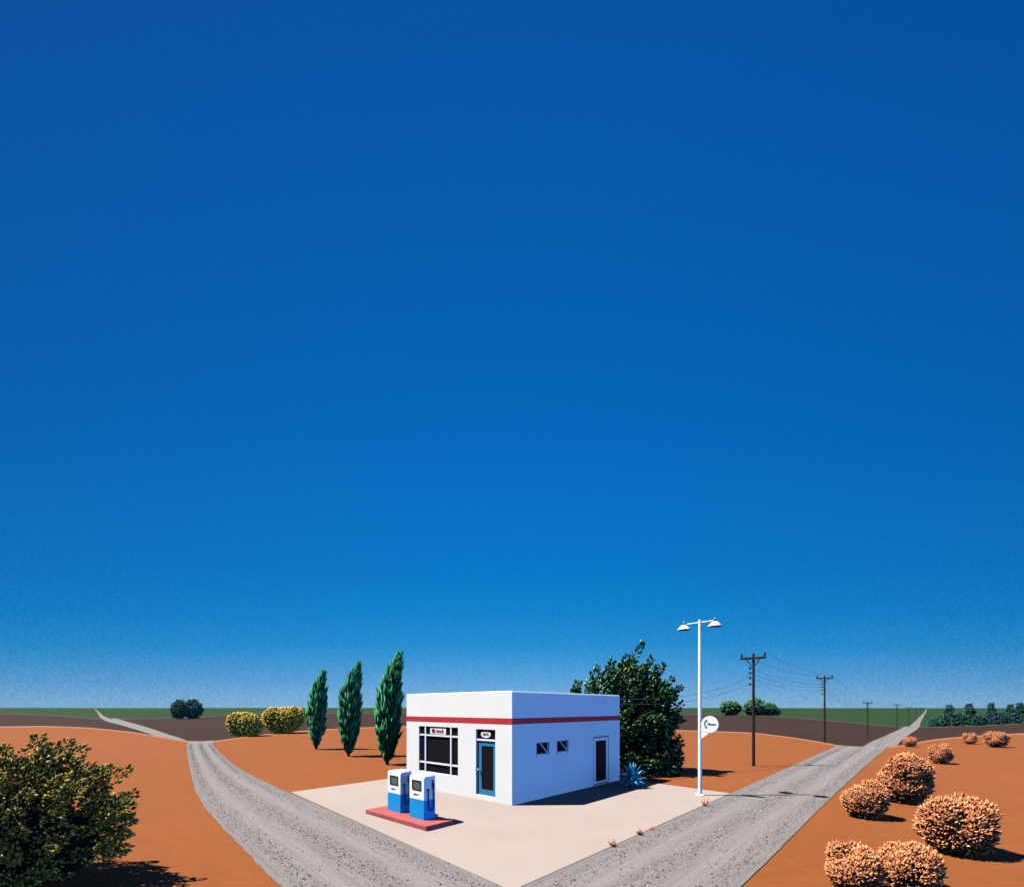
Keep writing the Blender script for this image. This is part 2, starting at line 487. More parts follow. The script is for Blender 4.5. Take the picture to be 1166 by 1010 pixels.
def wall_face(bm, Mx, t1, z0, z1, holes):
    ts = sorted({0, t1, *[h[0] for h in holes], *[h[1] for h in holes]})
    zs = sorted({z0, z1, *[h[2] for h in holes], *[h[3] for h in holes]})
    cache = {}
    def V(t, o, z):
        k = (round(t, 4), round(o, 4), round(z, 4))
        if k not in cache: cache[k] = bm.verts.new(Mx @ Vector((t, o, z)))
        return cache[k]
    for i in range(len(ts) - 1):
        for j in range(len(zs) - 1):
            tm, zm = (ts[i] + ts[i + 1]) / 2, (zs[j] + zs[j + 1]) / 2
            if any(h[0] < tm < h[1] and h[2] < zm < h[3] for h in holes): continue
            bm.faces.new((V(ts[i], 0, zs[j]), V(ts[i + 1], 0, zs[j]), V(ts[i + 1], 0, zs[j + 1]), V(ts[i], 0, zs[j + 1])))
    for a, b, c, d, dep in holes:
        tt = [t for t in ts if a <= t <= b]; zz = [z for z in zs if c <= z <= d]
        for i in range(len(tt) - 1):
            for z in (c, d):
                bm.faces.new((V(tt[i], 0, z), V(tt[i + 1], 0, z), V(tt[i + 1], -dep, z), V(tt[i], -dep, z)))
        for i in range(len(zz) - 1):
            for t in (a, b):
                bm.faces.new((V(t, 0, zz[i]), V(t, 0, zz[i + 1]), V(t, -dep, zz[i + 1]), V(t, -dep, zz[i])))

WIN = (2.8, 5.28, 0.76, 2.63)
DOOR = (0.8, 1.8, 0.2, 2.61)
SW = [(1.34, 2.11, 1.66, 2.12), (2.6, 3.36, 1.66, 2.12)]
SD = (5.22, 6.5, 0.06, 2.14)
bm = bmesh.new()
wall_face(bm, ML, LW, 0, H, [(*WIN, 0.16), (*DOOR, 0.2)])
wall_face(bm, MR, RW, 0, H, [(*SW[0], 0.14), (*SW[1], 0.14), (*SD, 0.08)])
cF = AL * LW; cR = AR * RW; cB = cF + cR
for a, b in ((cF, cB), (cB, cR)):
    vs = [bm.verts.new(p) for p in (a, b, b + Vector((0, 0, H)), a + Vector((0, 0, H)))]
    bm.faces.new(vs)
# inner faces of the parapet
ins = 0.22
q = [AL * ins + AR * ins, AL * (LW - ins) + AR * ins, AL * (LW - ins) + AR * (RW - ins), AL * ins + AR * (RW - ins)]
for i in range(4):
    a, b = q[i], q[(i + 1) % 4]
    bm.faces.new([bm.verts.new(p + Vector((0, 0, z))) for p, z in ((a, 3.4), (b, 3.4), (b, H), (a, H))])
me = bpy.data.meshes.new('wall'); bm.to_mesh(me); bm.free()
link_mesh('wall', me, M['wall'], station)
Mb = Matrix(((AL.x, AR.x, 0, 0), (AL.y, AR.y, 0, 0), (0, 0, 1, 0), (0, 0, 0, 1)))   # local (along left wall, along right wall, z)
bm = bmesh.new(); box(bm, ins, LW - ins, ins, RW - ins, 3.2, 3.45, Mb)
obj('roof', bm, M['roof'], station)
bm = bmesh.new()
rings_ = []
for i_, z_ in ((-0.002, H - 0.02), (-0.002, H), (0.035, H + 0.055), (ins - 0.02, H + 0.055), (ins + 0.01, H + 0.02), (ins + 0.01, H - 0.02)):
    rings_.append([bm.verts.new(Mb @ Vector((x, y, z_))) for x, y in ((i_, i_), (LW - i_, i_), (LW - i_, RW - i_), (i_, RW - i_))])
for A_, B_ in zip(rings_, rings_[1:] + rings_[:1]):
    for k in range(4): bm.faces.new((A_[k], A_[(k + 1) % 4], B_[(k + 1) % 4], B_[k]))
obj('coping', bm, M['wall'], station)
bm = bmesh.new()
box(bm, -0.006, LW + 0.006, -0.006, 0.01, 2.82, 3.03, Mb); box(bm, -0.006, LW + 0.006, RW - 0.01, RW + 0.006, 2.82, 3.03, Mb)
box(bm, -0.006, 0.01, 0.01, RW - 0.01, 2.82, 3.03, Mb); box(bm, LW - 0.01, LW + 0.006, 0.01, RW - 0.01, 2.82, 3.03, Mb)
obj('red_stripe', bm, M['band'], station)

# big shop window: white mullions over dark glass
bm = bmesh.new()
a, b, c, d = WIN
for t in (3.24, 4.86): box(bm, t - 0.035, t + 0.035, -0.06, -0.012, c, d, ML)
for z in (1.14, 2.27):
    for t0, t1 in ((a, 3.205), (3.275, 4.825), (4.895, b)): box(bm, t0, t1, -0.062, -0.016, z - 0.032, z + 0.032, ML)
w = obj('window', bm, M['white_metal'], station)
bm = bmesh.new(); box(bm, a, b, -0.1, -0.07, c, d, ML); obj('pane', bm, M['glass'], w)

# front door with transom light
a, b, c, d = DOOR
bm = bmesh.new(); box(bm, a, b, -0.14, -0.02, 2.19, 2.25, ML)
tr = obj('transom', bm, M['white_metal'], station)
bm = bmesh.new(); box(bm, a, b, -0.12, -0.08, 2.25, d, ML); obj('pane', bm, M['glass'], tr)
bm = bmesh.new()
da, db, dz0, dz1 = a + 0.02, b - 0.1, c + 0.005, 2.17
for t0, t1, z0, z1 in ((da, da + 0.14, dz0, dz1), (db - 0.14, db, dz0, dz1), (da + 0.14, db - 0.14, dz0, dz0 + 0.2), (da + 0.14, db - 0.14, dz1 - 0.17, dz1)):
    box(bm, t0, t1, -0.13, -0.06, z0, z1, ML)
dr = obj('front_door', bm, M['door_blue'], station)
dr['label'] = 'blue glazed front door'
bm = bmesh.new(); box(bm, da + 0.14, db - 0.14, -0.115, -0.08, dz0 + 0.2, dz1 - 0.17, ML); obj('pane', bm, M['glass'], dr)
bm = bmesh.new()
p = ML @ Vector((db - 0.05, -0.06, 1.12))
tube(bm, [p, p + NL * 0.06], 0.02, 10); lathe(bm, [(0.0, -0.045), (0.03, -0.035), (0.045, 0), (0.03, 0.035), (0.0, 0.045)], 12, p + NL * 0.08)
obj('handle', bm, M['steel'], dr, smooth=0.8)
bm = bmesh.new(); box(bm, db + 0.002, b - 0.001, -0.18, -0.1, c, 2.19, ML); obj('door_reveal_shade', bm, M['black'], station)  # black strip painting the shade of the door's far reveal

# side windows, each with a pale diagonal bar
for (a, b, c, d) in SW:
    bm = bmesh.new()
    box(bm, a - 0.02, b + 0.02, -0.02, 0.045, c - 0.055, c - 0.005, MR)
    for t0, t1, z0, z1 in ((a, a + 0.025, c, d), (b - 0.025, b, c, d), (a + 0.025, b - 0.025, d - 0.025, d), (a + 0.025, b - 0.025, c, c + 0.025)):
        box(bm, t0, t1, -0.11, -0.05, z0, z1, MR)
    w = obj('side_window', bm, M['wall'], station)
    bm = bmesh.new(); box(bm, a + 0.025, b - 0.025, -0.105, -0.085, c + 0.025, d - 0.025, MR); obj('pane', bm, M['glass'], w)
    bm = bmesh.new()
    tube(bm, [MR @ Vector((a + 0.3, -0.06, d - 0.05)), MR @ Vector((b - 0.06, -0.03, c + 0.02))], 0.022, 6); obj('window_bar', bm, M['white_metal'], w)

# side door: dark leaf in a white frame, black strips painting the recess shadow around it
a, b, c, d = SD
bm = bmesh.new()
fa, fb, fc, fd = a + 0.02, b - 0.06, c + 0.045, d - 0.05
for t0, t1, z0, z1 in ((fa, fa + 0.17, fc, fd), (fb - 0.16, fb, fc, fd), (fa + 0.17, fb - 0.16, fd - 0.13, fd), (fa + 0.17, fb - 0.16, fc, fc + 0.1)):
    box(bm, t0, t1, -0.05, 0.004, z0, z1, MR)
sd = obj('side_door', bm, M['wall'], station)
sd['label'] = 'dark side door in a pale frame'
bm = bmesh.new(); box(bm, fa + 0.17, fb - 0.16, -0.045, -0.02, fc + 0.1, fd - 0.13, MR); obj('door_leaf', bm, M['glass'], sd)
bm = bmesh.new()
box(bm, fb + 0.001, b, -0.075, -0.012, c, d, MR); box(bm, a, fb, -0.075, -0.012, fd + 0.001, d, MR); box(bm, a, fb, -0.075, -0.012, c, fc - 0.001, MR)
obj('door_gap_shade', bm, M['black'], sd)

# ------------------------------------------------------------------ lettering
def text_mesh(s, size, depth=0.004, bold=0.0, shear=0.0):
    cu = bpy.data.curves.new('lettering', 'FONT')
    cu.body = s; cu.size = size; cu.extrude = depth; cu.offset = bold; cu.shear = shear
    cu.align_x = 'CENTER'; cu.align_y = 'CENTER'
    o = bpy.data.objects.new('lettering', cu); col.objects.link(o)
    bpy.context.view_layer.update()
    dg = bpy.context.evaluated_depsgraph_get()
    me = bpy.data.meshes.new_from_object(o.evaluated_get(dg))
    me.name = 'lettering'
    bpy.data.objects.remove(o); bpy.data.curves.remove(cu)
    me.materials.clear()
    return me

def sign_basis(n, origin):
    """x to the viewer's right on a face with outward normal n"""
    z = Vector((0, 0, 1)); x = z.cross(n).normalized()
    return Matrix(((x.x, z.x, n.x, origin.x), (x.y, z.y, n.y, origin.y), (x.z, z.z, n.z, origin.z), (0, 0, 0, 1)))

# rectangular sign inside the shop window
c0 = P0 + ML @ Vector((4.06, -0.045, 2.45))
s1 = empty('window_sign', c0)
tag(s1, 'white rectangular sign with red lettering in the top pane of the shop window', 'sign')
Bs = sign_basis(NL, Vector((0, 0, 0)))
bm = bmesh.new(); box(bm, -0.5, 0.5, -0.125, 0.125, -0.012, 0.012, Bs); obj('sign_panel', bm, M['white_metal'], s1, bevel=0.006)
me = text_mesh('ranch', 0.23, 0.003, 0.006); me.transform(Bs @ Matrix.Translation((0.12, 0.005, 0.017)))
link_mesh('lettering', me, M['red_sign'], s1)
bm = bmesh.new(); box(bm, -0.37, -0.2, -0.055, 0.085, 0.0125, 0.019, Bs); obj('emblem', bm, M['red_sign'], s1, bevel=0.02)

# oval sign over the front door
c0 = P0 + ML @ Vector((1.33, -0.06, 2.43))
s2 = empty('oval_sign', c0)
tag(s2, 'small white oval sign with red lettering above the blue front door', 'sign')
bm = bmesh.new()
ring = [(0.25 * math.cos(2 * PI * k / 36), 0.13 * math.sin(2 * PI * k / 36)) for k in range(36)]
f0 = [bm.verts.new(Bs @ Vector((x, y, -0.012))) for x, y in ring]; f1 = [bm.verts.new(Bs @ Vector((x, y, 0.012))) for x, y in ring]
bm.faces.new(f1); bm.faces.new(list(reversed(f0)))
for i in range(36): bm.faces.new((f0[i], f0[(i + 1) % 36], f1[(i + 1) % 36], f1[i]))
obj('sign_panel', bm, M['white_metal'], s2)
me = text_mesh('open', 0.15, 0.003, 0.006); me.transform(Bs @ Matrix.Translation((0, 0.01, 0.017)))
link_mesh('lettering', me, M['red_sign'], s2)

# ------------------------------------------------------------------ pump island and pumps
isl = empty('pump_island', (-2.34, 12.47, 0))
tag(isl, 'low red painted concrete island under the two fuel pumps', 'pump island')
bm = bmesh.new(); box(bm, 0, 3.12, 0, 0.98, Z0 - 0.02, 0.165, Mb)
obj('kerb_block', bm, M['island'], isl, bevel=0.015)
ZI = 0.165

PW, PD, PH, PB = 0.69, 0.41, 1.25, 0.57
def pump_profile(z0, z1, rounded):
    pts = [(0.0, z0), (PD, z0)]
    if rounded:
        for k in range(7):
            th = k / 6 * PI / 2; pts.append((PD - 0.05 + 0.05 * math.cos(th), z1 - 0.05 + 0.05 * math.sin(th)))
        for k in range(7):
            th = PI / 2 + k / 6 * PI / 2; pts.append((0.09 + 0.09 * math.cos(th), z1 - 0.09 + 0.09 * math.sin(th)))
    else:
        pts += [(PD, z1), (0.0, z1)]
    return pts

def prism(bm, prof, t0, t1, Mx):
    A = [bm.verts.new(Mx @ Vector((t0, y, z))) for y, z in prof]; B = [bm.verts.new(Mx @ Vector((t1, y, z))) for y, z in prof]
    bm.faces.new(A); bm.faces.new(list(reversed(B)))
    n = len(prof)
    for i in range(n): bm.faces.new((A[i], B[i], B[(i + 1) % n], A[(i + 1) % n]))

def make_pump(loc):
    r = empty('fuel_pump', loc)
    bm = bmesh.new(); prism(bm, pump_profile(PB, PH, True), 0, PW, Mb); obj('upper_cabinet', bm, M['pump_white'], r, smooth=0.5)
    bm = bmesh.new(); prism(bm, pump_profile(0.0, PB - 0.001, False), 0.0, PW, Mb); obj('lower_cabinet', bm, M['pump_blue'], r)
    fm_ = Matrix(((AL.x, NL.x, 0, 0), (AL.y, NL.y, 0, 0), (0, 0, 1, 0), (0, 0, 0, 1)))
    bm = bmesh.new()
    for t0, t1, z0, z1 in ((0.12, 0.145, 0.84, 1.12), (0.5, 0.555, 0.84, 1.12), (0.145, 0.5, 1.085, 1.12), (0.145, 0.5, 0.84, 0.86)):
        box(bm, t0, t1, 0.001, 0.016, z0, z1, fm_)
    ds = obj('display', bm, M['black'], r)  # black border paints the shade of a recessed display, broader left and top
    bm = bmesh.new(); box(bm, 0.145, 0.5, 0.0015, 0.006, 0.86, 1.085, fm_); obj('dial_glass', bm, M['screen'], ds)
    bm = bmesh.new()
    for k, (t, wd, hh) in enumerate(((0.46, 0.06, 0.05), (0.39, 0.05, 0.06), (0.325, 0.05, 0.045), (0.26, 0.05, 0.035))):
        box(bm, t - wd / 2, t + wd / 2 - 0.006, 0.001, 0.007, 0.7 - hh / 2 + 0.006 * k, 0.7 + hh / 2, fm_)
    obj('brand_lettering', bm, M['red_sign'], r)
    # hose and nozzle on the side towards the near corner
    sm = Matrix(((AR.x, NR_.x, 0, 0), (AR.y, NR_.y, 0, 0), (0, 0, 1, 0), (0, 0, 0, 1)))
    bm = bmesh.new()
    pts = [(0.32, 0.035, 1.04), (0.325, 0.035, 0.8), (0.33, 0.04, 0.5), (0.31, 0.05, 0.34), (0.26, 0.055, 0.26), (0.2, 0.055, 0.27), (0.155, 0.05, 0.36), (0.14, 0.045, 0.55), (0.135, 0.04, 0.86)]
    P_ = catmull(pts, 5)
    tube(bm, [sm @ Vector(p) for p in P_], 0.017, 8); obj('hose', bm, M['black'], r, smooth=0.9)
    bm = bmesh.new()
    tube(bm, [sm @ Vector(p) for p in ((0.295, 0.03, 1.13), (0.31, 0.04, 1.0), (0.325, 0.04, 0.86))], [0.018, 0.032, 0.022], 8)
    obj('nozzle', bm, M['black'], r, smooth=0.9)
    bm = bmesh.new(); box(bm, 0.09, 0.17, 0.002, 0.06, 0.855, 0.885, sm); obj('hose_bracket', bm, M['black'], r)
    bm = bmesh.new(); box(bm, 0.1, PW - 0.1, PD - 0.03, PD + 0.03, PH - 0.02, PH + 0.02, Mb)
    obj('top_bracket', bm, M['pump_white'], r)
    return r
pu = make_pump((-2.53, 13.13, ZI))
tag(pu, 'white and blue fuel pump at the near end of the red island', 'fuel pump', 'fuel pumps on the island')
p2 = copy_tree(pu); p2.location = (-3.42, 14.02, ZI)
p2['label'] = 'white and blue fuel pump at the far end of the island behind the near one'

# ------------------------------------------------------------------ lamp post and telephone sign
LP = Vector((7.24, 17.62, 0)); LPH = 6.78
lamp = empty('street_lamp', LP)
tag(lamp, 'tall white lamp post with two shaded lamps at the forecourt corner', 'street lamp')
bm = bmesh.new(); tube(bm, [(0, 0, Z0 - 0.03), (0, 0, 0.1), (0, 0, LPH)], [0.078, 0.074, 0.062], 16); obj('pole', bm, M['white_metal'], lamp, smooth=0.8)
bm = bmesh.new(); lathe(bm, [(0.0, 0.0), (0.17, 0.0), (0.17, 0.03), (0.12, 0.05), (0.0, 0.05)], 16, (0, 0, Z0)); obj('base_plate', bm, M['white_metal'], lamp, smooth=0.6)
za = LPH - 0.12
bm = bmesh.new(); tube(bm, [AL * 0.55 + Vector((0, 0, za)), AL * -0.5 + Vector((0, 0, za + 0.02))], 0.028, 10); obj('crossbar', bm, M['white_metal'], lamp)
for s in (0.62, -0.55):
    c = AL * s + Vector((0, 0, za))
    bm = bmesh.new()
    lathe(bm, [(0.04, 0.0), (0.1, -0.02), (0.24, -0.17), (0.25, -0.2), (0.235, -0.2), (0.09, -0.04), (0.0, -0.03)], 24, c); sh = obj('lamp_shade', bm, M['white_metal'], lamp, smooth=0.7)
    bm = bmesh.new(); lathe(bm, [(0.0, -0.175), (0.06, -0.16), (0.085, -0.11), (0.05, -0.05), (0.03, -0.035)], 16, c); obj('bulb', bm, M['screen'], sh, smooth=0.9)
    bm = bmesh.new(); lathe(bm, [(0.045, -0.01), (0.05, 0.05), (0.03, 0.07), (0.0, 0.07)], 14, c); tube(bm, [c + AL * (-0.12 if s > 0 else 0.12), c + AL * (0.05 if s > 0 else -0.05)], 0.036, 10)
    obj('socket', bm, M['black'], sh, smooth=0.7)
    bm = bmesh.new(); lathe(bm, [(0.0, 0.13), (0.022, 0.12), (0.025, 0.09), (0.02, 0.068)], 10, c); obj('cap', bm, M['white_metal'], sh, smooth=0.8)

SG = LP + AL * -0.38 + Vector((0, 0, 2.76)) + NL * 0.03
sign = empty('telephone_sign', SG)
tag(sign, 'round white telephone sign with a blue handset mounted on the lamp post', 'sign')
def plate(bm, pts, z0, z1):
    A = [bm.verts.new(Bs @ Vector((x, y, z0))) for x, y in pts]; B = [bm.verts.new(Bs @ Vector((x, y, z1))) for x, y in pts]
    bm.faces.new(list(reversed(A))); bm.faces.new(B)
    for i in range(len(pts)): bm.faces.new((A[i], A[(i + 1) % len(pts)], B[(i + 1) % len(pts)], B[i]))
R_ = 0.32
bm = bmesh.new(); plate(bm, [(R_ * math.cos(2 * PI * k / 48), R_ * math.sin(2 * PI * k / 48)) for k in range(48)], -0.03, 0.03)
obj('sign_panel', bm, M['white_metal'], sign, bevel=0.008)
bm = bmesh.new(); plate(bm, [(-0.32, -0.56), (-0.29, -0.53), (0.02, -0.3), (-0.2, -0.26), (-0.32, -0.1)], -0.02, 0.02)
obj('bracket', bm, M['white_metal'], sign)
me = text_mesh('Phone', 0.128, 0.003, 0.004, 0.15); me.transform(Bs @ Matrix.Translation((0.075, 0.012, 0.034)))
link_mesh('lettering', me, M['sign_blue'], sign)
arc_o = [(-0.085 - 0.12 * math.cos(t), 0.02 + 0.175 * math.sin(t)) for t in np.linspace(-1.2, 1.2, 14)]
arc_i = [(-0.085 - 0.075 * math.cos(t), 0.02 + 0.115 * math.sin(t)) for t in np.linspace(1.0, -1.0, 12)]
bm = bmesh.new()
top_ = [(-0.1, 0.195), (-0.085, 0.16), (-0.105, 0.105)]
bot_ = [(-0.105, -0.065), (-0.085, -0.12), (-0.1, -0.155)]
plate(bm, arc_o + top_ + arc_i + bot_, 0.031, 0.037)
obj('handset_symbol', bm, M['sign_blue'], sign)

# ------------------------------------------------------------------ utility poles and lines
def make_upole():
    r = empty('utility_pole', (0, 0, 0))
    bm = bmesh.new(); tube(bm, [(0, 0, -0.15), (0, 0, 3), (0, 0, 6.55)], [0.09, 0.08, 0.066], 12); obj('post', bm, M['wood'], r, smooth=0.8)
    bm = bmesh.new(); fm2 = Matrix(((NR_.x, AR.x, 0, 0), (NR_.y, AR.y, 0, 0), (0, 0, 1, 0), (0, 0, 0, 1)))
    box(bm, -0.68, 0.68, -0.16, -0.07, 6.2, 6.33, fm2); obj('crossarm', bm, M['wood'], r)
    for s in (-1, 1):
        bm = bmesh.new(); tube(bm, [fm2 @ Vector((s * 0.36, -0.11, 6.2)), fm2 @ Vector((s * 0.07, -0.05, 5.82))], 0.025, 6); obj('brace', bm, M['wood'], r)
        bm = bmesh.new(); lathe(bm, [(0.02, 0.0), (0.03, 0.05), (0.07, 0.06), (0.075, 0.11), (0.05, 0.15), (0.065, 0.17), (0.06, 0.21), (0.0, 0.23)], 12, fm2 @ Vector((s * 0.61, -0.115, 6.33))); obj('insulator', bm, M['insulator'], r, smooth=0.7)
    for z in (5.7, 5.42, 5.14, 4.76):
        bm = bmesh.new(); p = fm2 @ Vector((-0.08, 0, z))
        q_ = fm2 @ Vector((-0.19, 0, z)); tube(bm, [p, q_], 0.018, 6); lathe(bm, [(0.0, -0.07), (0.05, -0.06), (0.055, -0.015), (0.035, 0), (0.055, 0.015), (0.05, 0.06), (0.0, 0.07)], 12, q_); obj('spool_insulator', bm, M['insulator'], r, smooth=0.7)
    return r
PX = [(858, 872, 0, None, 'nearest'), (939, 845.2, 0, None, 'second nearest'), (988, 0, 1, 81, 'third nearest'), (1021.5, 0, 1, 120.6, 'fourth nearest'),
      (1034.8, 0, 1, 165, 'fifth nearest'), (1042.6, 0, 1, 222, 'sixth nearest'), (1048, 0, 1, 280, 'seventh nearest'), (1052, 0, 1, 385, 'farthest')]
pole0 = make_upole()
poles = []
for i, (px, py, mode, d, word) in enumerate(PX):
    p = at(px, py) if not mode else Vector(((px - CX) * d / F, d, 0))
    p.z = ground_z(p.x, p.y)
    o = pole0 if i == 0 else copy_tree(pole0)
    o.location = p
    tag(o, f'dark wooden utility pole with a crossarm, {word} of the row beside the right road', 'utility pole', 'utility poles along the right road')
    poles.append(p)

def span(a, b, sag, n=10):
    return [a.lerp(b, k / n) - Vector((0, 0, sag * 4 * (k / n) * (1 - k / n))) for k in range(n)]
WIRES = [(-0.61, -0.115, 6.52, 'left crossarm tips'), (0.61, -0.115, 6.52, 'right crossarm tips'), (-0.25, 0, 5.7, 'upper pole brackets'), (-0.25, 0, 5.42, 'middle pole brackets'), (-0.25, 0, 5.14, 'lower pole brackets')]
for x, y, z, word in WIRES:
    off = NR_ * x + AR * y + Vector((0, 0, z))
    pts = []
    for a, b in zip(poles[:-1], poles[1:]):
        pts += span(a + off, b + off, 0.012 * (b - a).length)
    pts.append(poles[-1] + off)
    bm = bmesh.new(); tube(bm, pts, 0.009, 5)
    tag(obj('power_line', bm, M['wire']), f'thin dark cable strung along the {word} of the roadside poles', 'power line', 'cables on the roadside poles')
for zb_, zt, word in ((3.82, 5.14, 'upper of the two'), (3.6, 4.76, 'lower of the two')):
    a = P0 + AR * (RW + 0.0) + AL * 0.1 + Vector((0, 0, zb_)); b = poles[0] + NR_ * -0.25 + Vector((0, 0, zt))
    bm = bmesh.new(); tube(bm, span(a, b, 0.42, 16) + [b], 0.011, 5)
    tag(obj('service_cable', bm, M['wire']), f'thin cable from the nearest pole to the gas station roof, {word}', 'power line', 'service cables to the gas station')

# ------------------------------------------------------------------ plants
def lumps_surface(n, lumps):
    """points and normals on a union of ellipsoid lumps (c, r)"""
    w = np.array([l[1][0] * l[1][2] for l in lumps]); w = w / w.sum()
    P, N = [], []
    for i, m in enumerate(rng.multinomial(int(n * 1.8), w)):
        c, r = np.array(lumps[i][0]), np.array(lumps[i][1])
        u = unit(m)
        p = c + u * r; nn = u / r; nn /= np.linalg.norm(nn, axis=1, keepdims=True)
        keep = np.ones(m, bool)
        for j, (c2, r2) in enumerate(lumps):
            if j != i: keep &= (((p - np.array(c2)) / np.array(r2)) ** 2).sum(1) > 0.8
        P.append(p[keep]); N.append(nn[keep])
    P, N = np.concatenate(P), np.concatenate(N)
    k = rng.permutation(len(P))[:n]
    return P[k], N[k]

def core_mesh(name, lumps, mat, parent, scale=0.74):
    bm = bmesh.new()
    for c, r in lumps:
        ret = bmesh.ops.create_icosphere(bm, subdivisions=3, radius=1.0)
        for v in ret['verts']:
            k = scale * random.uniform(0.86, 1.08)
            v.co = Vector(c) + Vector((v.co.x * r[0] * k, v.co.y * r[1] * k, v.co.z * r[2] * k))
            v.co.z = max(v.co.z, 0.0)
    return obj(name, bm, mat, parent)

def make_brush(px, py, w_px, h_px, label, n, two=False):
    base = at(px, py)
    d = base.y
    w, h = w_px * d / F, h_px * d / F
    base.y += w * 0.36
    base.x = (px - CX) * base.y / F
    k = base.y / d
    w *= k * 0.86; h *= k * 0.9
    r = empty('dry_bush', (base.x, base.y, 0))
    tag(r, label, 'bush', 'orange bushes right of the road')
    R = w / 2
    lumps = [((0, 0, h * 0.4), (R * 0.88, R * 0.85, h * 0.42))]
    nd = 6
    a0 = random.uniform(0, 2 * PI)
    for k in range(nd):
        a = a0 + 2 * PI * k / nd + random.uniform(-0.3, 0.3)
        rr_ = random.uniform(0.36, 0.5) * R
        top_z = h * random.choice((0.72, 0.82, 0.92, 1.0)); rz = h * random.uniform(0.26, 0.34)
        lumps.append(((random.uniform(0.75, 1.0) * (R - rr_) * math.cos(a), (R - rr_) * math.sin(a) * 0.85, top_z - rz), (rr_, rr_, rz)))
    lumps.append(((random.uniform(-0.25, 0.25) * R, -0.2 * R, h * 0.68), (0.42 * R, 0.42 * R, h * 0.32)))
    core_mesh('twigs', lumps, M['twig'], r, 0.92)
    P, N = lumps_surface(int(n * 1.6), lumps)
    Lf = (0.058 * w + 0.042) * rng.uniform(0.7, 1.35, len(P))
    D = N * 0.75 + np.array([0.0, 0, 0.85]) + rng.normal(size=P.shape) * 0.28
    P = P - N * (rng.uniform(0.0, 0.16, len(P)) * R)[:, None] - D * 0.02
    P[:, 2] = np.maximum(P[:, 2], 0.015)
    leaf_mesh('foliage', P, D, Lf, Lf * 0.36, Lf * 0.22, M['brush'], r, 0.62)
    return r
make_brush(1087.5, 980, 88, 68, 'largest round orange dry bush at the lower right', 3000)
make_brush(985, 935, 54, 47, 'round orange dry bush nearest the road edge, in front of a taller one', 2300)
make_brush(1030, 918, 62, 60, 'tall orange dry bush behind the one nearest the road', 2600)
make_brush(1070.5, 870.5, 28, 25, 'small round orange dry bush alone in the middle of the slope', 1000)
make_brush(1036, 850.5, 16, 12.5, 'tiny orange dry bush at the far road edge', 420)
make_brush(1104, 847.5, 17, 14, 'tiny orange dry bush left of the rightmost one near the ridge', 420)
make_brush(1134.5, 851.5, 27, 19, 'wide small orange dry bush at the right edge near the ridge', 700)
make_brush(972, 1022, 68, 54, 'left one of two orange dry bushes cut off by the bottom edge', 2300)
make_brush(1037, 1022, 72, 58, 'right one of two orange dry bushes cut off by the bottom edge', 2300)

# yellow flowering shrubs on the far ridge
for px, w_px, h_px, lab, dd_ in ((272, 38, 27, 'smaller yellow flowering shrub on the ridge by the left road', 53.5), (317.5, 46, 29, 'larger yellow flowering shrub on the ridge left of the cypresses', 60)):
    x, y = (px - CX) * dd_ / F, dd_ + 1.2
    z = ground_z(x, y)
    w, h = w_px * dd_ / F, h_px * dd_ / F + 0.3
    r = empty('yellow_shrub', (x, y, z)); tag(r, lab, 'shrub', 'yellow shrubs on the ridge')
    R = w / 2
    lumps = [((0, 0, h * 0.45), (R * 0.85, R * 0.7, h * 0.47))] + [((R * 0.55 * math.cos(a), R * 0.45 * math.sin(a), h * random.uniform(0.36, 0.6)), (R * 0.46, R * 0.46, h * 0.36)) for a in np.linspace(0, 5.2, 6)]
    core_mesh('twigs', lumps, M['olive_core'], r, 0.84)
    P, N = lumps_surface(1500, lumps)
    D = N + rng.normal(size=P.shape) * 0.35 + np.array([0, 0, 0.3])
    Lf = rng.uniform(0.2, 0.42, len(P))
    P = P - N * 0.12; P[:, 2] = np.maximum(P[:, 2], 0.03)
    leaf_mesh('foliage', P, D, Lf, Lf * 0.7, Lf * 0.5, M['yellow_leaf'], r)

# tufted crowns: leaves gathered along flame-shaped twigs
def tuft_leaves(base, tip, rad, n):
    base, tip = np.array(base), np.array(tip)
    ax = tip - base; Ln = np.linalg.norm(ax); ax = ax / Ln
    s = rng.uniform(0, 1, n) ** 0.85
    rdir = unit(n); rdir -= (rdir @ ax)[:, None] * ax; rdir /= np.linalg.norm(rdir, axis=1, keepdims=True) + 1e-9
    prof = np.sqrt(np.clip(1.02 - s, 0, 1)) * np.clip(0.45 + s * 1.6, 0, 1)
    rr_ = rad * prof * rng.uniform(0.55, 1.0, n)
    P = base + ax * (s * Ln)[:, None] + rdir * rr_[:, None]
    D = ax * 0.85 + rdir * 0.6 + rng.normal(size=(n, 3)) * 0.22
    return P, D

